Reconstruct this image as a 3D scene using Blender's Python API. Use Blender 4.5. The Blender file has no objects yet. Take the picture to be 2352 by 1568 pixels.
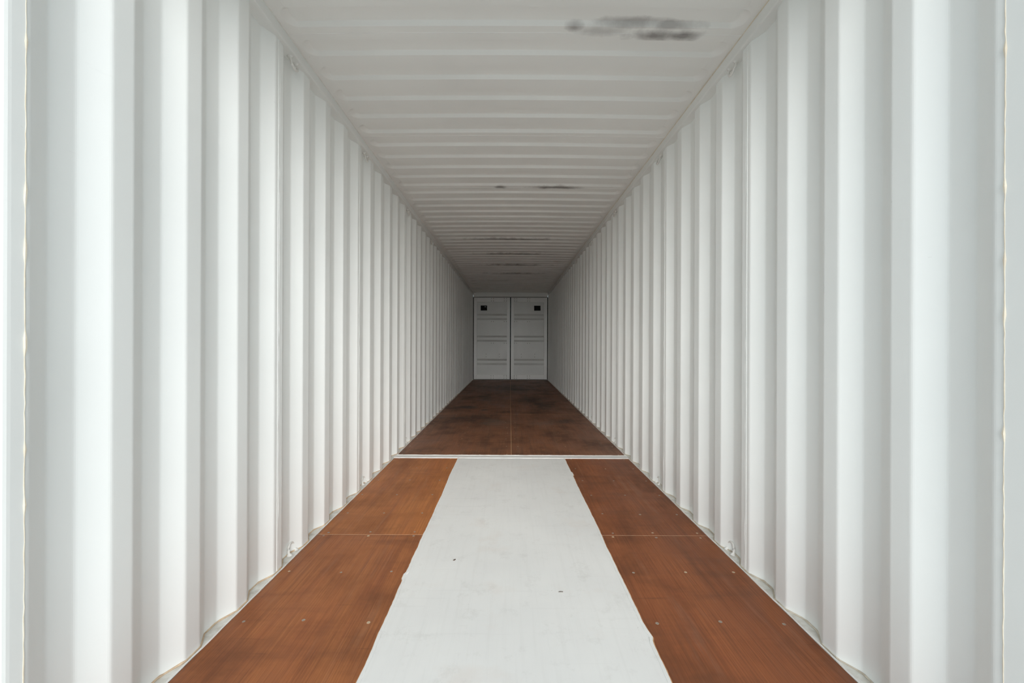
import bpy, bmesh, math, random
from mathutils import Vector, Matrix

random.seed(7)
S = bpy.context.scene
COL = S.collection

# ------------------------------------------------------------------ camera
F_PX = 957.0
cam_d = bpy.data.cameras.new('camera')
cam_d.sensor_width = 36.0
cam_d.lens = F_PX / 2352.0 * 36.0
cam_d.shift_x = 5.0 / 2352.0
cam_d.shift_y = 4.0 / 2352.0
cam_d.clip_start = 0.02
cam = bpy.data.objects.new('camera', cam_d)
cam.location = (-0.019, 0.0, 1.137)
cam.rotation_euler = (math.radians(90), math.radians(-0.22), 0)
COL.objects.link(cam)
S.camera = cam

# ------------------------------------------------------------------ sky, sun, exposure
W = bpy.data.worlds.new('overcast_sky')
S.world = W
W.use_nodes = True
bg = W.node_tree.nodes['Background']
wt = W.node_tree
_tc = wt.nodes.new('ShaderNodeTexCoord'); _sx = wt.nodes.new('ShaderNodeSeparateXYZ')
wt.links.new(_tc.outputs['Generated'], _sx.inputs[0])
_mr = wt.nodes.new('ShaderNodeMapRange')
wt.links.new(_sx.outputs['Z'], _mr.inputs[0])
for _i, _v in enumerate((0.0, 1.0, 1.4, 0.7)):
    _mr.inputs[_i + 1].default_value = _v
_vm = wt.nodes.new('ShaderNodeVectorMath'); _vm.operation = 'SCALE'
_vm.inputs[0].default_value = (0.78, 0.92, 1.0)
wt.links.new(_mr.outputs[0], _vm.inputs['Scale'])
wt.links.new(_vm.outputs[0], bg.inputs['Color'])
bg.inputs['Strength'].default_value = 0.50
sun_d = bpy.data.lights.new('hazy_sun', 'SUN')
sun_d.energy = 4.0
sun_d.angle = math.radians(60)
sun_d.color = (0.97, 0.955, 0.93)
sun = bpy.data.objects.new('hazy_sun', sun_d)
sun.rotation_euler = Vector((-0.06, 0.95, -0.14)).to_track_quat('-Z', 'Y').to_euler()
sun.location = (6, -8, 6)
COL.objects.link(sun)
vs = S.view_settings
S.display_settings.display_device = 'sRGB'
vs.view_transform = 'Standard'
vs.look = 'None'
vs.gamma = 1.0
vs.use_curve_mapping = False
vs.exposure = 0.72
S.cycles.max_bounces = 24
S.cycles.diffuse_bounces = 20
S.cycles.glossy_bounces = 8
S.cycles.use_denoising = True

# ------------------------------------------------------------------ node helpers
class NT:
    def __init__(s, name):
        s.m = bpy.data.materials.new(name)
        s.m.use_nodes = True
        s.t = s.m.node_tree
        s.b = s.t.nodes['Principled BSDF']
        s.tc = None
    def n(s, typ, **kw):
        o = s.t.nodes.new(typ)
        for k, v in kw.items():
            setattr(o, k, v)
        return o
    def put(s, sock, v):
        if isinstance(v, bpy.types.NodeSocket):
            s.t.links.new(v, sock)
        else:
            sock.default_value = v
    def math(s, op, a, b=0.0, c=None, clamp=False):
        o = s.n('ShaderNodeMath', operation=op, use_clamp=clamp)
        s.put(o.inputs[0], a); s.put(o.inputs[1], b)
        if c is not None: s.put(o.inputs[2], c)
        return o.outputs[0]
    def coord(s, scale=(1, 1, 1), loc=(0, 0, 0)):
        if s.tc is None:
            s.tc = s.n('ShaderNodeTexCoord').outputs['Object']
        mp = s.n('ShaderNodeMapping')
        s.t.links.new(s.tc, mp.inputs['Vector'])
        mp.inputs['Scale'].default_value = scale
        mp.inputs['Location'].default_value = loc
        return mp.outputs['Vector']
    def noise(s, scale, detail=3.0, rough=0.55, vec=None):
        o = s.n('ShaderNodeTexNoise')
        o.inputs['Scale'].default_value = scale
        o.inputs['Detail'].default_value = detail
        o.inputs['Roughness'].default_value = rough
        s.put(o.inputs['Vector'], vec if vec is not None else s.coord())
        return o.outputs['Fac']
    def remap(s, v, a, b, c=0.0, d=1.0):
        o = s.n('ShaderNodeMapRange')
        o.clamp = True
        s.put(o.inputs[0], v)
        for i, q in enumerate((a, b, c, d)):
            o.inputs[i + 1].default_value = q
        return o.outputs[0]
    def mix(s, f, a, b):
        o = s.n('ShaderNodeMix', data_type='RGBA')
        s.put(o.inputs[0], f)
        for sock, v in ((o.inputs[6], a), (o.inputs[7], b)):
            s.put(sock, v if isinstance(v, bpy.types.NodeSocket) else (*v, 1.0))
        return o.outputs[2]
    def xyz(s):
        o = s.n('ShaderNodeSeparateXYZ')
        s.coord()
        s.t.links.new(s.tc, o.inputs[0])
        return o.outputs
    def bump(s, h, dist, strength=0.5):
        o = s.n('ShaderNodeBump')
        o.inputs['Distance'].default_value = dist
        o.inputs['Strength'].default_value = strength
        s.put(o.inputs['Height'], h)
        s.t.links.new(o.outputs[0], s.b.inputs['Normal'])
    def done(s, color, rough=0.45, spec=0.5, metal=0.0):
        s.put(s.b.inputs['Base Color'], color if isinstance(color, bpy.types.NodeSocket) else (*color, 1.0))
        s.put(s.b.inputs['Roughness'], rough)
        s.b.inputs['Specular IOR Level'].default_value = spec
        s.b.inputs['Metallic'].default_value = metal
        return s.m
    def ellipse(s, X, Y, cx, cy, rx, ry, wob, soft=0.5):
        """soft-edged blot in plan, edge wobbled by a noise value"""
        a = s.math('DIVIDE', s.math('SUBTRACT', X, cx), rx)
        b = s.math('DIVIDE', s.math('SUBTRACT', Y, cy), ry)
        d = s.math('SQRT', s.math('ADD', s.math('MULTIPLY', a, a), s.math('MULTIPLY', b, b)))
        d = s.math('ADD', d, wob)
        return s.remap(d, 1.0, 1.0 - soft, 0.0, 1.0)

def mat_paint(name, base=(0.885, 0.902, 0.885), rough=0.42, dirt=0.05):
    t = NT(name)
    big = t.noise(1.3, 3)
    fine = t.noise(9.0, 4, vec=t.coord((1, 1, 0.35)))
    c = t.mix(t.remap(big, 0.35, 0.7, 0, 1), base, tuple(v * (1 - dirt) for v in base))
    sp = t.noise(38.0, 2, 0.6)
    c = t.mix(t.remap(sp, 0.76, 0.84, 0, 0.25), c, (0.45, 0.42, 0.38))
    # faint rubbed marks, slanting
    sc = t.noise(3.0, 5, 0.7, vec=t.coord((3, 1.4, 9)))
    c = t.mix(t.remap(sc, 0.70, 0.80, 0, 0.12), c, (0.5, 0.5, 0.5))
    t.bump(fine, 0.002, 0.12)
    return t.done(c, t.remap(fine, 0.3, 0.7, rough - 0.05, rough + 0.08), 0.5)

M = {}
M['paint'] = mat_paint('white_container_paint')
M['rail'] = mat_paint('white_rail_paint', (0.86, 0.87, 0.85), 0.45, 0.07)
M['door'] = mat_paint('door_paint', (0.88, 0.885, 0.87), 0.35, 0.06)

M['door_panel'] = mat_paint('door_panel_paint', (0.76, 0.77, 0.75), 0.35, 0.07)
def mat_roof():
    t = NT('roof_paint')
    x, y, z = t.xyz()
    base = (0.882, 0.878, 0.852)
    big = t.noise(1.1, 3)
    c = t.mix(t.remap(big, 0.35, 0.7), base, tuple(v * 0.95 for v in base))
    wob = t.remap(t.noise(7.0, 4, 0.6), 0.25, 0.75, -0.45, 0.45)
    blots = [  # x, y, rx, ry, strength
        (0.30, 2.07, 0.05, 0.03, 0.75), (0.42, 2.09, 0.13, 0.035, 0.40), (0.58, 2.045, 0.19, 0.028, 0.62),
        (0.78, 2.055, 0.13, 0.022, 0.62), (0.70, 2.120, 0.14, 0.045, 0.95), (0.84, 2.118, 0.13, 0.040, 0.95),
        (-0.12, 4.185, 0.06, 0.035, 1.0), (0.42, 4.19, 0.29, 0.042, 1.0),
        (-0.02, 6.29, 0.76, 0.06, 1.0), (0.03, 7.33, 0.72, 0.06, 1.0), (0.03, 8.37, 0.74, 0.065, 1.0),
        (0.05, 9.42, 0.72, 0.065, 1.0), (-0.93, 10.47, 0.12, 0.05, 0.7), (-0.35, 10.47, 0.48, 0.045, 0.55),
    ]
    tot = None
    for (cx, cy, rx, ry, st) in blots:
        e = t.math('MULTIPLY', t.ellipse(x, y, cx, cy, rx * 1.12, ry * 1.15, wob, 0.85), st)
        tot = e if tot is None else t.math('MAXIMUM', tot, e)
    c = t.mix(tot, c, (0.26, 0.24, 0.23))
    sp = t.noise(30.0, 2, 0.6)
    c = t.mix(t.remap(sp, 0.78, 0.84, 0, 0.3), c, (0.35, 0.30, 0.22))
    fine = t.noise(8.0, 3)
    t.bump(fine, 0.003, 0.15)
    return t.done(c, 0.45, 0.5)
M['roof'] = mat_roof()

def mat_ply(name, c1, c2, dark, darkamt, pale, seedloc=(0, 0, 0), stains=()):
    t = NT(name)
    x, y, z = t.xyz()
    grain = t.noise(1.0, 6, 0.65, vec=t.coord((170, 2.2, 1), seedloc))
    fleck = t.noise(1.0, 4, 0.7, vec=t.coord((420, 14, 1), seedloc))
    broad = t.noise(1.0, 4, 0.6, vec=t.coord((6.5, 1.1, 1), seedloc))
    blot = t.noise(1.0, 5, 0.6, vec=t.coord((3.0, 2.2, 1), tuple(v + 3.3 for v in seedloc)))
    c = t.mix(t.remap(broad, 0.3, 0.7), c1, c2)
    c = t.mix(t.remap(grain, 0.40, 0.70, 0, 0.72), c, tuple(v * 0.55 for v in c2))
    c = t.mix(t.remap(fleck, 0.56, 0.8, 0, 0.4), c, tuple(min(1, v * 1.7) for v in c1))
    c = t.mix(t.remap(blot, 0.48, 0.70, 0, darkamt), c, dark)
    streak = t.noise(1.0, 4, 0.6, vec=t.coord((22, 0.9, 1), tuple(v + 5.7 for v in seedloc)))
    c = t.mix(t.remap(streak, 0.5, 0.72, 0, 0.45), c, tuple(v * 1.3 for v in dark))
    # pale traffic rubbing
    rub = t.noise(1.0, 5, 0.7, vec=t.coord((14, 1.0, 1), tuple(v + 9.1 for v in seedloc)))
    c = t.mix(t.remap(rub, 0.55, 0.75, 0, 0.45), c, pale)
    # cross-grain cracks of the face veneer
    cr = t.noise(1.0, 3, 0.6, vec=t.coord((2.5, 34, 1), seedloc))
    c = t.mix(t.remap(cr, 0.66, 0.74, 0, 0.35), c, dark)
    bandx = t.noise(1.0, 4, 0.65, vec=t.coord((1.6, 7.0, 1), tuple(v + 1.9 for v in seedloc)))
    c = t.mix(t.remap(bandx, 0.50, 0.72, 0, 0.45), c, tuple(v * 1.2 for v in dark))
    spk = t.noise(1.0, 2, 0.6, vec=t.coord((70, 55, 1), seedloc))
    c = t.mix(t.remap(spk, 0.775, 0.80, 0, 0.6), c, (0.50, 0.36, 0.25))
    wob = t.remap(t.noise(5.0, 5, 0.7), 0.25, 0.75, -0.6, 0.6)
    for (cx, cy, rx, ry, st, colr) in stains:
        e = t.math('MULTIPLY', t.ellipse(x, y, cx, cy, rx, ry, wob, 0.8), st)
        c = t.mix(e, c, colr)
    t.bump(grain, 0.0015, 0.25)
    return t.done(c, t.remap(blot, 0.3, 0.7, 0.45, 0.6), 0.25)

DK = (0.030, 0.022, 0.018)
M['ply_left'] = mat_ply('plywood_left', (0.42,0.155,0.052), (0.325, 0.105, 0.038), (0.12, 0.043, 0.020), 0.62, (0.33, 0.17, 0.10))
M['ply_left_pale'] = mat_ply('plywood_left_paler', (0.50, 0.190, 0.058), (0.40, 0.135, 0.040), (0.17, 0.060, 0.026), 0.55, (0.42, 0.22, 0.12), (1, 9, 0))
M['ply_right'] = mat_ply('plywood_right', (0.325, 0.106, 0.037), (0.240, 0.074, 0.027), (0.10, 0.038, 0.018), 0.62, (0.31, 0.16, 0.10), (5, 2, 0))
M['ply_far'] = mat_ply('plywood_worn', (0.310, 0.128, 0.062), (0.215, 0.090, 0.047), (0.075, 0.038, 0.023), 0.75, (0.25, 0.16, 0.11), (2, 7, 0),
    stains=[(-0.62, 6.3, 0.55, 0.55, 0.5, DK), (-0.75, 7.4, 0.30, 0.25, 0.7, DK), (-0.45, 7.1, 0.10, 0.10, 0.9, DK),
            (0.62, 7.5, 0.30, 0.8, 0.55, DK), (0.75, 6.1, 0.25, 0.25, 0.6, DK), (0.45, 8.4, 0.45, 0.9, 0.5, DK), (-0.5, 8.6, 0.3, 0.6, 0.5, DK),
            (-0.2, 6.0, 0.30, 0.35, 0.4, (0.20, 0.15, 0.12)), (0.45, 5.9, 0.30, 0.25, 0.35, (0.22, 0.16, 0.13)),
            (0.0, 10.6, 0.8, 1.4, 0.55, DK)])

def mat_plate():
    t = NT('painted_tunnel_plate')
    x, y, z = t.xyz()
    base = (0.79, 0.785, 0.765)
    c = t.mix(t.remap(t.noise(2.2, 4), 0.35, 0.7), base, (0.745, 0.74, 0.725))
    st = t.noise(1.0, 5, 0.65, vec=t.coord((45, 2.0, 1)))
    c = t.mix(t.remap(st, 0.5, 0.8, 0, 0.14), c, (0.50, 0.48, 0.45))
    smear = t.noise(7.0, 6, 0.75)
    c = t.mix(t.remap(smear, 0.55, 0.8, 0, 0.40), c, (0.47, 0.45, 0.42))
    tr = t.noise(1.0, 3, 0.6, vec=t.coord((1.2, 26, 1)))
    c = t.mix(t.remap(tr, 0.60, 0.74, 0, 0.09), c, (0.50, 0.49, 0.47))
    pk = t.noise(4.0, 4, vec=t.coord((1, 1, 1), (4, 4, 4)))
    c = t.mix(t.remap(pk, 0.58, 0.78, 0, 0.28), c, (0.66, 0.55, 0.48))
    sp = t.noise(55.0, 2, 0.6)
    c = t.mix(t.remap(sp, 0.77, 0.82, 0, 0.5), c, (0.25, 0.23, 0.20))
    t.bump(smear, 0.002, 0.15)
    return t.done(c, 0.5, 0.4)
M['plate'] = mat_plate()

def mat_simple(name, a, b, scale, rough=0.6, spec=0.3, metal=0.0):
    t = NT(name)
    c = t.mix(t.remap(t.noise(scale, 4, 0.6), 0.35, 0.68), a, b)
    return t.done(c, rough, spec, metal)
M['ledge'] = mat_simple('dusty_rail_ledge', (0.84, 0.84, 0.80), (0.62, 0.59, 0.53), 22.0, 0.6)
M['tan'] = mat_simple('tan_sealant', (0.72, 0.56, 0.40), (0.50, 0.36, 0.25), 25.0, 0.7)
M['tan_grey'] = mat_simple('soiled_sealant', (0.66, 0.60, 0.50), (0.45, 0.38, 0.30), 28.0, 0.7)
M['tan_pale'] = mat_simple('pale_tan_sealant', (0.80, 0.73, 0.60), (0.66, 0.58, 0.46), 20.0, 0.7)
M['white_seal'] = mat_simple('white_sealant', (0.88, 0.875, 0.85), (0.78, 0.76, 0.72), 20.0, 0.5)
M['bare_ply'] = mat_simple('bare_plywood_edge', (0.60, 0.37, 0.20), (0.46, 0.27, 0.14), 30.0, 0.7)
M['ring'] = mat_simple('painted_ring', (0.80, 0.79, 0.76), (0.70, 0.68, 0.64), 40.0, 0.4, 0.5)
M['screw'] = mat_simple('dull_screw', (0.36, 0.30, 0.24), (0.24, 0.19, 0.15), 60.0, 0.5, 0.5, 0.2)
M['screw_pale'] = mat_simple('dusty_screw', (0.55, 0.42, 0.28), (0.42, 0.32, 0.22), 60.0, 0.6)
M['rubber'] = mat_simple('black_rubber', (0.006, 0.006, 0.006), (0.010, 0.010, 0.010), 30.0, 0.8, 0.1)
M['black'] = mat_simple('black_vent_plastic', (0.006, 0.006, 0.006), (0.010, 0.010, 0.010), 30.0, 0.6, 0.15)
M['glint'] = mat_simple('glint_metal', (0.55, 0.56, 0.57), (0.45, 0.45, 0.46), 40.0, 0.3, 0.5, 0.7)  # pale metal, only for the modelled glint on the vent
M['bolt'] = mat_simple('dark_bolt', (0.16, 0.15, 0.13), (0.24, 0.22, 0.20), 60.0, 0.5)
M['concrete'] = mat_simple('yard_concrete', (0.52, 0.52, 0.50), (0.44, 0.44, 0.43), 0.8, 0.9)
M['chip'] = mat_simple('dark_wood_chip', (0.07, 0.05, 0.04), (0.13, 0.10, 0.08), 80.0, 0.8)
M['frame_dark'] = mat_simple('grey_underframe', (0.2, 0.2, 0.2), (0.16, 0.16, 0.16), 4.0, 0.7)

# ------------------------------------------------------------------ mesh helpers
def link(name, me, mat, parent=None, kind=None):
    me.name = name
    if mat is not None and not me.materials:
        me.materials.append(mat)
    o = bpy.data.objects.new(name, me)
    COL.objects.link(o)
    if parent is not None:
        o.parent = parent
    if kind:
        o['kind'] = kind
    return o

def from_bm(bm, smooth=None):
    bmesh.ops.recalc_face_normals(bm, faces=bm.faces)
    me = bpy.data.meshes.new('m')
    bm.to_mesh(me)
    bm.free()
    if smooth is not None:
        for p in me.polygons:
            p.use_smooth = True
        me.set_sharp_from_angle(angle=math.radians(smooth))
    return me

def add_box(bm, a, b, bevel=0.0, seg=2):
    x0, y0, z0 = a; x1, y1, z1 = b
    r = bmesh.ops.create_cube(bm, size=1.0)
    vs_ = r['verts']
    for v in vs_:
        v.co = Vector(((x0 + x1) / 2 + v.co.x * (x1 - x0), (y0 + y1) / 2 + v.co.y * (y1 - y0), (z0 + z1) / 2 + v.co.z * (z1 - z0)))
    if bevel > 0:
        es = list({e for v in vs_ for e in v.link_edges})
        bmesh.ops.bevel(bm, geom=es, offset=bevel, segments=seg, affect='EDGES', profile=0.5)

def box(name, a, b, mat, parent=None, kind=None, bevel=0.0, seg=2):
    bm = bmesh.new()
    add_box(bm, a, b, bevel, seg)
    return link(name, from_bm(bm), mat, parent, kind)

def add_tube(bm, pts, r, n=8, cap=True):
    pts = [Vector(p) for p in pts]
    rs = r if isinstance(r, (list, tuple)) else [r] * len(pts)
    rings = []
    for i, p in enumerate(pts):
        d = (pts[min(i + 1, len(pts) - 1)] - pts[max(i - 1, 0)]).normalized()
        up = Vector((0, 0, 1)) if abs(d.z) < 0.95 else Vector((1, 0, 0))
        a = d.cross(up).normalized(); b = d.cross(a).normalized()
        rings.append([bm.verts.new(p + (a * math.cos(2 * math.pi * k / n) + b * math.sin(2 * math.pi * k / n)) * rs[i]) for k in range(n)])
    for q0, q1 in zip(rings, rings[1:]):
        for k in range(n):
            bm.faces.new((q0[k], q0[(k + 1) % n], q1[(k + 1) % n], q1[k]))
    if cap:
        bm.faces.new(rings[0]); bm.faces.new(rings[-1])

def fillet(pts, r, seg=4):
    """round the corners of an open 2D polyline"""
    out = [pts[0]]
    for i in range(1, len(pts) - 1):
        p0, p1, p2 = Vector(pts[i - 1]), Vector(pts[i]), Vector(pts[i + 1])
        u = (p0 - p1); v = (p2 - p1)
        lu, lv = u.length, v.length
        u /= lu; v /= lv
        k = min(r, lu * 0.45, lv * 0.45)
        a, c = p1 + u * k, p1 + v * k
        for j in range(seg + 1):
            t = j / seg
            q = a * (1 - t) ** 2 + p1 * 2 * t * (1 - t) + c * t * t
            out.append((q.x, q.y))
    out.append(pts[-1])
    return out

def offset_line(pts, d):
    out = []
    for i, p in enumerate(pts):
        a = Vector(pts[max(i - 1, 0)]); b = Vector(pts[min(i + 1, len(pts) - 1)])
        t = (b - a).normalized()
        out.append((p[0] - t.y * d, p[1] + t.x * d))
    return out

def extrude_profile(bm, poly, z0, z1):
    """closed 2D polygon (x, y) stood up from z0 to z1"""
    lo = [bm.verts.new((x, y, z0)) for x, y in poly]
    hi = [bm.verts.new((x, y, z1)) for x, y in poly]
    n = len(poly)
    for i in range(n):
        bm.faces.new((lo[i], lo[(i + 1) % n], hi[(i + 1) % n], hi[i]))
    return lo, hi

def empty(name, loc=(0, 0, 0), kind=None):
    o = bpy.data.objects.new(name, None)
    o.empty_display_size = 0.1
    o.location = loc
    COL.objects.link(o)
    if kind:
        o['kind'] = kind
    return o

def mesh_box_me(a, b, bevel=0.0):
    bm = bmesh.new(); add_box(bm, a, b, bevel)
    return from_bm(bm)

# ------------------------------------------------------------------ dimensions (metres)
WI = 1.170           # inner plane of the wall corrugations
WO = WI + 0.036      # outer plane
PITCH = 0.278
Y_END = 12.93        # where walls and roof meet the far door frame
Y_DOOR = 12.97
Z_ROOF = 2.695
RAIL_X, RAIL_Z = 1.148, 2.637
SEAMS = (4, 8, 13, 18, 23, 28, 33, 38)
Z0 = {-1: 0.998, 1: 1.025}

# ------------------------------------------------------------------ yard outside
g = box('ground', (-40, -60, -0.40), (40, 40, -0.18), M['concrete'], kind='structure')

# ------------------------------------------------------------------ corrugated walls
def wall_points(side):
    z0 = Z0[side]
    pts = [(WI, z0 - 0.040)]
    for k in range(43):
        b = z0 + PITCH * k
        for dy, w in ((0, WI), (0.068, WO), (0.139, WO), (0.207, WI)):
            if b + dy < Y_END - 0.005:
                pts.append((w, b + dy))
    pts.append((pts[-1][0], Y_END + 0.03))
    return pts

for side, nm in ((-1, 'left'), (1, 'right')):
    root = empty('wall_' + nm, (side * WI, 6.5, 0), 'structure')
    pts = wall_points(side)
    cuts = [Z0[side] + PITCH * k - 0.034 for k in SEAMS]
    bounds = [pts[0][1]] + cuts + [pts[-1][1]]
    for i in range(len(bounds) - 1):
        a, b = bounds[i], bounds[i + 1]
        seg = [p for p in pts if a < p[1] < b]
        first = (WI, a) if i else pts[0]
        last = (WI, b) if i < len(bounds) - 2 else pts[-1]
        line = [first] + [p for p in seg if p not in (first, last)] + [last]
        line = fillet(line, 0.007, 3)
        back = offset_line(line, -0.002)       # pushes away from the interior (x grows)
        poly = [(side * x, y) for x, y in line] + [(side * x, y) for x, y in reversed(back)]
        bm = bmesh.new()
        extrude_profile(bm, poly, -0.012, RAIL_Z + 0.012)
        o = link('corrugated_panel', from_bm(bm), M['paint'])
        o.parent = root; o.matrix_parent_inverse = root.matrix_world.inverted() if False else Matrix.Translation(-root.location)
    # lap strip and weld bead at each joint
    me_lap = mesh_box_me((-0.0008, -0.012, 0.0), (0.0008, 0.0, RAIL_Z), 0.0004)
    bmw = bmesh.new()
    rr = random.Random(3)
    zz = [0.0 + 0.06 * j for j in range(44)] + [RAIL_Z - 0.001]
    add_tube(bmw, [(rr.uniform(-.0006, .0006), rr.uniform(-.0008, .0008), z) for z in zz], 0.0015, 6)
    me_bead = from_bm(bmw)
    for c in cuts:
        for me, nm2, dx, dy, mt in ((me_lap, 'lap_strip', 0.0006, 0, 'paint'), (me_bead, 'weld_bead', 0.0004, 0.0, 'paint')):
            o = link(nm2, me, M[mt]); o.parent = root
            o.matrix_parent_inverse = Matrix.Translation(-root.location)
            o.location = (side * (WI - dx), c + dy, 0)
    # sealant bead along the foot of the corrugations
    bms = bmesh.new()
    path = fillet([p for p in pts if p[1] < 9.5], 0.012, 2)
    rr = random.Random(11 + side)
    P = []
    for (x, y), (x2, y2) in zip(path, path[1:]):
        n = max(1, int(math.hypot(x2 - x, y2 - y) / 0.03))
        for j in range(n):
            f = j / n
            P.append((side * (x + (x2 - x) * f - 0.0015 + rr.uniform(-.0008, .0008)), y + (y2 - y) * f, 0.0015 + rr.uniform(-.001, .0012)))
    add_tube(bms, P, [0.0034 + rr.uniform(-0.0012, 0.0014) for _ in P], 6)
    o = link('foot_sealant', from_bm(bms), M['tan'] if side < 0 else M['tan_grey']); o.parent = root
    o.matrix_parent_inverse = Matrix.Translation(-root.location)

    # bottom rail: ledge seen behind the floor edge
    bb = box('baseboard_' + nm, (min(side * 1.158, side * 1.235), 0.93, -0.15), (max(side * 1.158, side * 1.235), Y_END + 0.04, -0.001), M['ledge'], kind='structure')
    # pale edge angle between plywood and ledge
    rr = random.Random(21 + side)
    bme = bmesh.new()
    P = []
    y = 0.95
    while y < Y_END:
        P.append((side * (1.1595 + rr.uniform(-.0015, .0015)), y, 0.0005 + rr.uniform(-.0008, .0008)))
        y += 0.05
    add_tube(bme, P, [0.0034 + rr.uniform(-.0008, .0008) for _ in P], 6)
    link('edge_sealant', from_bm(bme), M['white_seal'], bb)

# top rails
tn = 1
for side in (-1, 1):
    bm = bmesh.new()
    prof = fillet([(1.24, RAIL_Z), (RAIL_X, RAIL_Z), (RAIL_X, Z_ROOF + 0.01)], 0.008, 4) + [(1.24, Z_ROOF + 0.01)]
    va = [bm.verts.new((side * x, 0.93, z)) for x, z in prof]
    vb = [bm.verts.new((side * x, Y_END + 0.03, z)) for x, z in prof]
    n = len(prof)
    for i in range(n):
        bm.faces.new((va[i], va[(i + 1) % n], vb[(i + 1) % n], vb[i]))
    bm.faces.new(va); bm.faces.new(vb)
    tr = link('trim_%d' % tn, from_bm(bm), M['rail'], kind='structure'); tn += 1
    # caulked joint with the roof sheet
    rr = random.Random(31 + side)
    bm = bmesh.new()
    P = [(side * (RAIL_X - 0.001), 0.95 + 0.06 * j, Z_ROOF - 0.002 + rr.uniform(-.001, .001)) for j in range(200) if 0.95 + 0.06 * j < Y_END]
    add_tube(bm, P, [(0.0034 if side < 0 else 0.0024) + rr.uniform(-.0008, .0008) for _ in P], 6)
    link('rail_sealant', from_bm(bm), M['white_seal'] if side < 0 else M['tan_pale'], tr)

# corner posts of the open end, with a rounded bend on the outside
for side in (-1, 1):
    yj = 0.988 if side < 0 else 1.001
    bm = bmesh.new()
    line = fillet([(WI - 0.001, yj), (WI - 0.001, 0.938), (WI + 0.075, 0.905)], 0.022, 6)
    poly = [(side * x, y) for x, y in line] + [(side * (WI + 0.075), yj)]
    lo, hi = extrude_profile(bm, poly, -0.16, 2.72)
    bm.faces.new(lo); bm.faces.new(hi)
    po = link('trim_%d' % tn, from_bm(bm), M['paint'], kind='structure'); tn += 1
    rr = random.Random(41 + side)
    bm = bmesh.new()
    P, R = [], []
    z = 0.0
    while z < 2.64:
        blob = 0.0022 if rr.random() < 0.10 else 0.0
        P.append((side * (WI - 0.0010), yj + rr.uniform(-.0009, .0009), z)); R.append(0.0013 + rr.uniform(-.0004, .0004) + blob)
        z += 0.022
    add_tube(bm, P, R, 6)
    link('post_sealant', from_bm(bm), M['tan_pale'], po)

# header and sill of the open end
box('trim_%d' % tn, (-1.24, 0.90, 2.60), (1.24, 1.02, 2.76), M['rail'], kind='structure', bevel=0.01); tn += 1
box('trim_%d' % tn, (-1.24, 0.88, -0.17), (1.24, 1.00, -0.002), M['rail'], kind='structure', bevel=0.004); tn += 1
# header and posts of the far door frame
box('trim_%d' % tn, (-1.150, 12.915, 2.572), (1.150, 13.06, 2.716), M['rail'], kind='structure', bevel=0.008); tn += 1
for side in (-1, 1):
    box('trim_%d' % tn, (min(side * 1.164, side * 1.24), 12.93, -0.15), (max(side * 1.164, side * 1.24), 13.07, 2.70), M['rail'], kind='structure', bevel=0.006); tn += 1

# ------------------------------------------------------------------ roof
ceil = empty('ceiling', (0, 6.9, Z_ROOF), 'structure')
def sstep(t):
    t = max(0.0, min(1.0, t))
    return t * t * (3 - 2 * t)
HX = 1.120
def roof_h(x, yl):
    """lift of the sheet at x; yl = distance from the near edge of the pressing (0 .. 0.120)"""
    cam_ = 0.011 * (1 - (x / RAIL_X) ** 2)
    if yl < 0 or yl > 0.120:
        return cam_
    r = 0.058
    qx = abs(x) - (HX - r); qy = abs(yl - 0.060) - (0.060 - r)
    d = -(math.hypot(max(qx, 0), max(qy, 0)) + min(max(qx, qy), 0) - r)
    if d <= 0:
        return cam_
    nx = 0.0
    if qx > 0 and qy > 0: nx = qx / math.hypot(qx, qy)
    elif qx > qy: nx = 1.0
    w = 0.0135 + 0.026 * nx
    return cam_ + 0.020 * min(1.0, d / w)
NEAR0 = 1.941
xs = sorted(set([round(s * v, 4) for s in (-1, 1) for v in
     [RAIL_X + 0.004, 1.135, HX, 1.117, 1.114, 1.111, 1.108, 1.104, 1.100, 1.096, 1.092, 1.088, 1.084, 1.080, 1.076, 1.07, 1.062, 1.05, 1.03, 1.0, 0.85, 0.7, 0.55, 0.4, 0.27, 0.13, 0.0]]))
yo = [0.0, 0.0034, 0.0068, 0.0101, 0.0135, 0.017, 0.022, 0.028, 0.036, 0.045, 0.060, 0.075, 0.084, 0.092, 0.098, 0.103, 0.1065, 0.1099, 0.1132, 0.1166, 0.120]
seam0 = 2.106
k = -2
edges = [0.95]
while True:
    e = seam0 + 1.045 * (k + 1)
    if e > Y_END: break
    if e > 0.97: edges.append(e)
    k += 1
edges.append(Y_END + 0.02)
for a, b in zip(edges, edges[1:]):
    ys = {round(a, 5), round(b, 5)}
    for j in range(-6, 60):
        n0 = NEAR0 + 0.209 * j
        if n0 >= a - 1e-4 and n0 + 0.120 <= b + 1e-4:
            for q in yo: ys.add(round(n0 + q, 5))
    ys = sorted(ys)
    bm = bmesh.new()
    grid = []
    for y in ys:
        jj = math.floor((y - NEAR0 + 1e-6) / 0.209)
        n0 = NEAR0 + 0.209 * jj
        ok = n0 >= a - 1e-4 and n0 + 0.120 <= b + 1e-4
        grid.append([bm.verts.new((x, y, Z_ROOF + (roof_h(x, y - n0) if ok else roof_h(x, -1)))) for x in xs])
    for r0, r1 in zip(grid, grid[1:]):
        for i in range(len(xs) - 1):
            bm.faces.new((r0[i], r0[i + 1], r1[i + 1], r1[i]))
    bmesh.ops.recalc_face_normals(bm, faces=bm.faces)
    bmesh.ops.solidify(bm, geom=bm.faces[:], thickness=-0.002)
    for v in bm.verts: pass
    me = from_bm(bm, 28)
    o = link('roof_panel', me, M['roof'], ceil)
    o.matrix_parent_inverse = Matrix.Translation(-ceil.location)
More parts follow.
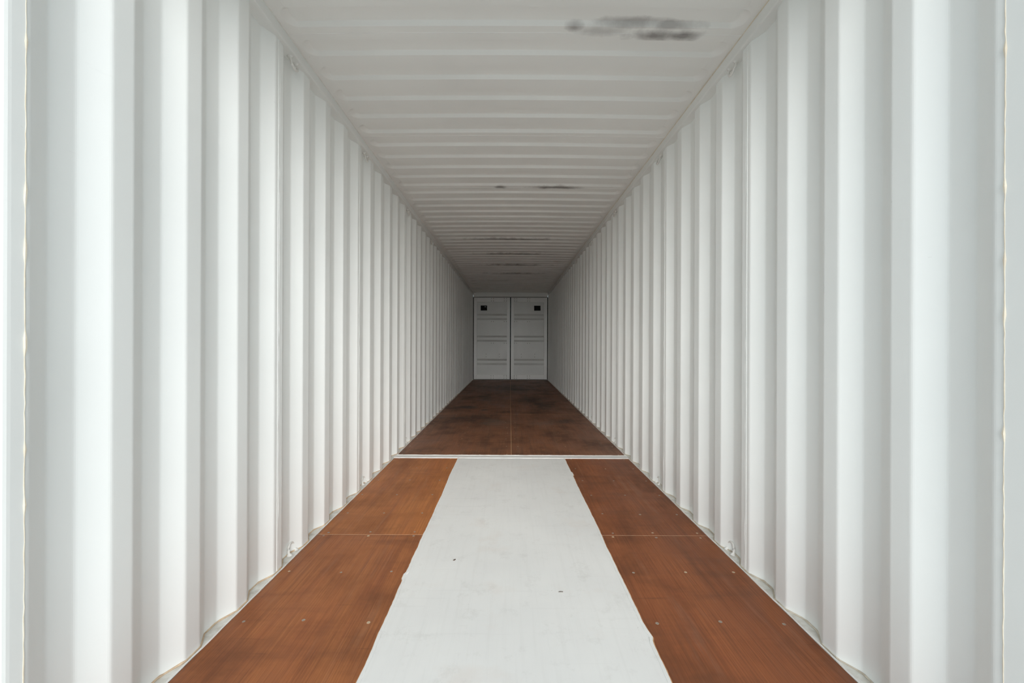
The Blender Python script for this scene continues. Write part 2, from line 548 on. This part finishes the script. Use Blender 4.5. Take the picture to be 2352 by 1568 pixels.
# welded joints between roof panels
for e in edges[1:-1]:
    bm = bmesh.new()
    rr = random.Random(int(e * 1000))
    P = [(-1.146 + 2.292 * j / 40, e + rr.uniform(-.001, .001), Z_ROOF + 0.011 * (1 - ((-1.146 + 2.292 * j / 40) / RAIL_X) ** 2) - 0.0003) for j in range(41)]
    add_tube(bm, P, 0.0018, 6)
    o = link('weld_seam', from_bm(bm), M['roof'], ceil)
    o.matrix_parent_inverse = Matrix.Translation(-ceil.location)

# ------------------------------------------------------------------ floor
floor = box('floor', (-1.157, 0.95, -0.15), (1.157, 12.96, -0.031), M['frame_dark'], kind='structure')
def ply(x0, x1, y0, y1, mat, jag=0.0):
    return box('plywood_panel', (x0, y0, -0.030), (x1, y1, 0.0), mat, floor, bevel=0.0012, seg=1)
PX = 1.1555
TW = 0.5275
panels = []
YJ = 2.473
CB0, CB1 = 4.118, 4.222
for side in (-1, 1):
    m = M['ply_left'] if side < 0 else M['ply_right']
    a, b = sorted((side * (TW - 0.004), side * PX))
    panels.append(ply(a, b, 0.99, YJ - 0.0022, m))
    panels.append(ply(a, b, YJ + 0.0022, CB0 - 0.002, M['ply_left_pale'] if side < 0 else m))
far_rows = [CB1 + 0.002, 6.69, 9.13, 11.57, 12.955]
for r0, r1 in zip(far_rows, far_rows[1:]):
    panels.append(ply(-PX, -0.0025, r0, r1 - 0.014, M['ply_far']))
    panels.append(ply(0.0025, PX, r0, r1 - 0.014, M['ply_far']))
# pale joint fillings
def joint(a, b, mat='bare_ply'):
    box('joint_filler', (a[0], a[1], -0.028), (b[0], b[1], -0.0012), M[mat], floor)
joint((-PX, YJ - 0.0022), (-TW, YJ + 0.0022), 'tan'); joint((TW, YJ - 0.0022), (PX, YJ + 0.0022), 'tan')
for r in far_rows[1:-1]:
    joint((-PX, r - 0.014), (PX, r))
joint((-0.0025, CB1 + 0.002), (0.0025, 12.95))
# cross bar
box('cross_bar', (-1.158, CB0, -0.03), (1.158, CB1, 0.0022), M['plate'], floor, bevel=0.0015)
for (ya, yb) in ((CB0 - 0.006, CB0 + 0.004), (CB1 - 0.004, CB1 + 0.005)):
    bm = bmesh.new()
    rr = random.Random(int(ya * 999))
    P = [(-1.156 + 2.312 * j / 60, (ya + yb) / 2 + rr.uniform(-.0015, .0015), 0.0008) for j in range(61)]
    add_tube(bm, P, [0.0045 + rr.uniform(-.001, .001) for _ in P], 6)
    link('bar_sealant', from_bm(bm), M['white_seal'], floor)
# tunnel plate with hand-painted ragged sides
rr = random.Random(77)
def ragged(side):
    out = []
    y = 1.0
    walk = 0.0
    while y < CB0 - 0.004:
        walk = walk * 0.93 + rr.uniform(-.0011, .0011)
        x = TW + walk
        if side > 0:
            if 1.585 < y < 1.612: x += 0.010 * (y - 1.585) / 0.027
            elif 1.612 <= y < 1.645: x += 0.010 - 0.005 * (y - 1.612) / 0.033
            elif 1.645 <= y < 1.70: x += 0.004 * (1 - (y - 1.645) / 0.055)
            if 3.58 < y < 3.68: x += 0.008
        elif 2.0 < y < 2.06: x += 0.006
        out.append((side * x, y))
        y += 0.018
    out.append((side * TW, CB0 - 0.002))
    return out
L_, R_ = ragged(-1), ragged(1)
bm = bmesh.new()
poly = L_ + list(reversed(R_))
n = len(poly)
lo = [bm.verts.new((x, y, -0.004)) for x, y in poly]
hi = [bm.verts.new((x, y, 0.0018)) for x, y in poly]
for i in range(n):
    bm.faces.new((lo[i], lo[(i + 1) % n], hi[(i + 1) % n], hi[i]))
m_ = len(L_); 
for i in range(m_ - 1):
    bm.faces.new((hi[i], hi[i + 1], hi[n - 2 - i], hi[n - 1 - i]))
link('tunnel_plate', from_bm(bm), M['plate'], floor)
# turned-up plate margins and the bare edge beside them
for side, pts_ in ((-1, L_), (1, R_)):
    bm = bmesh.new()
    inn = [bm.verts.new((x - side * (0.0125 + rr.uniform(-.0012, .0012)), y, 0.0038)) for x, y in pts_]
    out = [bm.verts.new((x - side * 0.0006, y, 0.0040)) for x, y in pts_]
    inl = [bm.verts.new((v.co.x - side * 0.0006, v.co.y, 0.0016)) for v in inn]
    oul = [bm.verts.new((v.co.x + side * 0.0006, v.co.y, 0.0)) for v in out]
    for i in range(len(pts_) - 1):
        for p, q in ((inl, inn), (inn, out), (out, oul)):
            bm.faces.new((p[i], p[i + 1], q[i + 1], q[i]))
    link('plate_margin', from_bm(bm), M['plate'], floor)
    bm = bmesh.new()
    P = [(x + side * 0.0018, y, 0.0) for x, y in pts_]
    add_tube(bm, P, [(0.0022 if side > 0 else 0.0010) + rr.uniform(-.0007, .0009) for _ in P], 5)
    link('bare_edge', from_bm(bm), M['bare_ply'], floor)

# screws, each a part of its panel
def screw_me():
    bm = bmesh.new()
    n = 10
    r0 = [bm.verts.new((0.0078 * math.cos(2 * math.pi * i / n), 0.0078 * math.sin(2 * math.pi * i / n), -0.0008)) for i in range(n)]
    r1 = [bm.verts.new((0.0066 * math.cos(2 * math.pi * i / n), 0.0066 * math.sin(2 * math.pi * i / n), 0.0007)) for i in range(n)]
    c = bm.verts.new((0, 0, 0.0002))
    for i in range(n):
        bm.faces.new((r0[i], r0[(i + 1) % n], r1[(i + 1) % n], r1[i]))
        bm.faces.new((r1[i], r1[(i + 1) % n], c))
    return from_bm(bm)
sm = screw_me(); sm.materials.append(M['screw'])
sp_ = screw_me(); sp_.materials.append(M['screw_pale'])
rs = random.Random(5)
def screw(x, y, pale=False):
    p = None
    for q in panels:
        bbx = [v.co for v in q.data.vertices]
        if min(v.x for v in bbx) < x < max(v.x for v in bbx) and min(v.y for v in bbx) < y < max(v.y for v in bbx):
            p = q; break
    if p is None: return
    o = bpy.data.objects.new('screw', sp_ if pale else sm)
    COL.objects.link(o); o.parent = p
    o.location = (x, y, 0.0)
    s = rs.uniform(0.85, 1.1)
    o.scale = (s, s, 1)
near_rows = [1.33, 1.70, 2.07, 2.448, 2.50, 2.78, 3.12, 3.45, 3.79, 4.09]
for y in near_rows:
    for x in (0.592, 0.855, 1.108):
        for side in (-1, 1):
            screw(side * x + rs.uniform(-.012, .012), y + rs.uniform(-.008, .008), rs.random() < (0.25 if side > 0 else 0.15))
far_y = [4.255, 4.60, 4.95, 5.28, 5.62, 5.97, 6.32, 6.655, 6.72, 7.05, 7.4, 7.75, 8.1, 8.45, 8.8, 9.09, 9.16]
for y in far_y:
    j = abs(y - 6.69) < 0.06 or abs(y - 9.13) < 0.06 or y < 4.3
    xx = (0.06, 0.325, 0.59, 0.87, 1.11) if j else (0.06, 0.59, 1.11)
    for x in xx:
        for side in (-1, 1):
            if y in (6.72, 9.16): continue
            screw(side * x + rs.uniform(-.015, .015), y + rs.uniform(-.01, .01), rs.random() < 0.7)

# ------------------------------------------------------------------ far doors
def door(idx, side):
    root = empty('door_%d' % idx, (side * 0.58, Y_DOOR, 0.012), 'structure')
    inv = Matrix.Translation(-root.location)
    def put(o):
        o.parent = root; o.matrix_parent_inverse = inv; return o
    xa, xb = 0.015, 1.142      # centre edge, outer edge (mirrored by side)
    za, zb = 0.014, 2.560
    def bx(name, x0, x1, z0, z1, y0, y1, mat, bev=0.004):
        a, b = sorted((side * x0, side * x1))
        return put(box(name, (a, y0, z0), (b, y1, z1), mat, bevel=bev))
    Y = Y_DOOR
    bx('stile', xa, xa + 0.097, za, zb, Y, Y + 0.095, M['door'])
    bx('stile', xb - 0.097, xb, za, zb, Y, Y + 0.095, M['door'])
    bx('top_rail', xa + 0.098, xb - 0.098, zb - 0.145, zb, Y + 0.006, Y + 0.095, M['door'])
    bx('bottom_rail', xa + 0.098, xb - 0.098, za, za + 0.145, Y + 0.006, Y + 0.095, M['door'])
    # pressed panel with three horizontal corrugations
    prof = [(za + 0.14, 0.042)]
    for (b0, b1) in ((0.455, 0.648), (1.180, 1.374), (1.862, 2.055)):
        prof += [(b0, 0.042), (b0 + 0.058, 0.080), (b1 - 0.058, 0.080), (b1, 0.042)]
    prof.append((zb - 0.14, 0.042))
    bm = bmesh.new()
    X0, X1 = sorted((side * (xa + 0.096), side * (xb - 0.096)))
    # vent opening is cut beside the outer stile, in the top flat
    rows = []
    for (z, d) in prof:
        rows.append((bm.verts.new((X0, Y + d, z)), bm.verts.new((X1, Y + d, z))))
    for r0, r1 in zip(rows, rows[1:]):
        bm.faces.new((r0[0], r0[1], r1[1], r1[0]))
    bm.normal_update()
    bmesh.ops.solidify(bm, geom=bm.faces[:], thickness=-0.003)
    put(link('pressed_panel', from_bm(bm), M['door_panel']))
    # vent: black louvred box with flange
    vx = xb - 0.318 if False else (0.831 if side < 0 else 0.835)
    vz = 2.232
    bm = bmesh.new()
    hw, hh = 0.098, 0.076
    for (a, b) in (((-hw, -0.028, -hh), (-hw + 0.02, 0.02, hh)), ((hw - 0.02, -0.028, -hh), (hw, 0.02, hh)),
                   ((-hw, -0.028, hh - 0.02), (hw, 0.02, hh)), ((-hw, -0.028, -hh), (hw, 0.02, -hh + 0.02)), ((-hw + 0.004, -0.006, -hh + 0.004), (hw - 0.004, 0.02, hh - 0.004))):
        add_box(bm, a, b, 0.003)
    vt = put(link('vent', from_bm(bm), M['black']))
    vt.location = (side * vx, Y + 0.026, vz)
    for j in range(3):
        lm = box('louvre', (-hw + 0.02, -0.016, -0.006), (hw - 0.02, -0.004, -0.002), M['black'])
        lm.parent = vt; lm.location = (0, 0, -0.036 + 0.034 * j); lm.rotation_euler = (math.radians(28), 0, 0)
    if side < 0:
        tb = box('glint_tab', (0.020, -0.034, 0.028), (0.070, -0.026, 0.044), M['glint'], vt, bevel=0.003)  # glint on the vent, built in as a small pale tab
    # bolts
    bm = bmesh.new()
    bmesh.ops.create_cone(bm, cap_ends=True, segments=8, radius1=0.012, radius2=0.009, depth=0.010)
    bmesh.ops.rotate(bm, verts=bm.verts, matrix=Matrix.Rotation(math.radians(90), 3, 'X'))
    bme = from_bm(bm); bme.materials.append(M['bolt'])
    pairs_top = [(0.60, 0.0), (0.53, 0.0), (0.195, 0.0), (0.125, 0.0)]
    for zc, dz, dpt in ((zb - 0.07, 0.036, 0.004), (za + 0.07, 0.034, 0.004)):
        for (x, _) in pairs_top:
            for s in (-1, 1):
                o = bpy.data.objects.new('bolt', bme); COL.objects.link(o); put(o)
                o.location = (side * x, Y + dpt, zc + s * dz)
    for zc in (1.815, 1.137):
        for (x, _) in pairs_top:
            o = bpy.data.objects.new('bolt', bme); COL.objects.link(o); put(o)
            o.location = (side * x, Y + 0.039, zc)
    for x in (0.76, 0.34):
        for zc in (0.795, 0.71):
            o = bpy.data.objects.new('bolt', bme); COL.objects.link(o); put(o)
            o.location = (side * x, Y + 0.039, zc)
    # rubber gaskets round the leaf
    bx('gasket', xb + 0.0005, 1.1645, za - 0.01, zb + 0.012, Y + 0.012, Y + 0.06, M['rubber'], 0.003)
    bx('gasket', 0.0, xa - 0.0005, za - 0.01, zb + 0.012, Y + 0.012, Y + 0.06, M['rubber'], 0.002)
    bx('gasket', xa, xb, zb + 0.001, zb + 0.0125, Y + 0.012, Y + 0.06, M['rubber'], 0.002)
    bx('gasket', xa, xb, 0.001, za - 0.001, Y + 0.012, Y + 0.06, M['rubber'], 0.002)
    return root
door(1, -1)
door(2, 1)
# door sill
box('trim_%d' % tn, (-1.16, 12.957, -0.15), (1.16, 13.07, 0.0), M['rail'], kind='structure', bevel=0.003); tn += 1

# ------------------------------------------------------------------ lashing rings
def ring_meshes():
    bm = bmesh.new()
    P = []
    cz, ay, az = 0.014, 0.033, 0.041
    a0 = -0.35
    for j in range(17):
        a = a0 + (math.pi - 2 * a0) * j / 16
        P.append((0.0, -ay * math.cos(a), cz + az * math.sin(a)))
    add_tube(bm, P, 0.0062, 10)
    bar = from_bm(bm, 50)
    bm = bmesh.new()
    n = 9
    rings = []
    for (r, z) in ((0.013, 0.0), (0.012, 0.003), (0.009, 0.007), (0.0066, 0.012)):
        rings.append([bm.verts.new((r * 1.25 * math.cos(2 * math.pi * i / n), r * math.sin(2 * math.pi * i / n), z)) for i in range(n)])
    for q0, q1 in zip(rings, rings[1:]):
        for i in range(n):
            bm.faces.new((q0[i], q0[(i + 1) % n], q1[(i + 1) % n], q1[i]))
    bm.faces.new(rings[0]); bm.faces.new(rings[-1])
    foot = from_bm(bm, 50)
    return bar, foot
bar_me, foot_me = ring_meshes()
bar_me.materials.append(M['ring']); foot_me.materials.append(M['ring'])
proto = empty('lashing_ring')
pb = link('ring_bar', bar_me, None, proto)
for s in (-1, 1):
    f = link('weld_foot', foot_me, None, proto); f.location = (0, s * 0.031, 0)
proto['category'] = 'lashing ring'
ORD = ['first', 'second', 'third', 'fourth', 'fifth', 'sixth']
used = False
def place_ring(loc, rot, label, group):
    global used
    if not used:
        r = proto; used = True
    else:
        r = proto.copy(); COL.objects.link(r)
        for ch in proto.children:
            c = ch.copy(); COL.objects.link(c); c.parent = r
    r.location = loc; r.rotation_euler = rot
    r['label'] = label; r['category'] = 'lashing ring'; r['group'] = group
for side, sn in ((-1, 'left'), (1, 'right')):
    for i, k in enumerate((4, 8, 13, 18, 23)):
        yc = Z0[side] + PITCH * k + 0.1035
        place_ring((side * 1.176, yc + 0.002, RAIL_Z + 0.001), (math.radians(180), side * math.radians(12), 0),
                   'white lashing ring hanging under the %s roof rail, %s from the open end' % (sn, ORD[i]), 'lashing rings under the roof rails')
        place_ring((side * 1.190, yc + 0.040, -0.001), (0, side * math.radians(10), 0),
                   'white lashing ring standing along the %s floor edge, %s from the open end' % (sn, ORD[i]), 'lashing rings along the floor edges')

# ------------------------------------------------------------------ crumbs on the plate
def chip(name, pts, h, loc, rz, label):
    bm = bmesh.new()
    lo = [bm.verts.new((x, y, 0)) for x, y in pts]
    hi = [bm.verts.new((x * 0.8, y * 0.7, h)) for x, y in pts]
    n = len(pts)
    for i in range(n):
        bm.faces.new((lo[i], lo[(i + 1) % n], hi[(i + 1) % n], hi[i]))
    bm.faces.new(lo); bm.faces.new(hi)
    o = link(name, from_bm(bm), M['chip'])
    o.location = loc; o.rotation_euler = (0, 0, rz)
    o['label'] = label; o['category'] = 'debris'
chip('wood_sliver', [(-0.012, -0.0016), (0.010, -0.002), (0.012, 0.0008), (-0.006, 0.0024)], 0.0018, (0.218, 1.905, 0.0018), 0.02,
     'thin dark sliver lying across the white floor plate, right of its middle')
chip('wood_crumb', [(-0.008, -0.003), (0.0, -0.006), (0.007, 0.002), (0.009, 0.008), (-0.002, 0.004)], 0.003, (-0.305, 2.18, 0.0018), 0.3,
     'small brown crumb on the white floor plate near its left side')
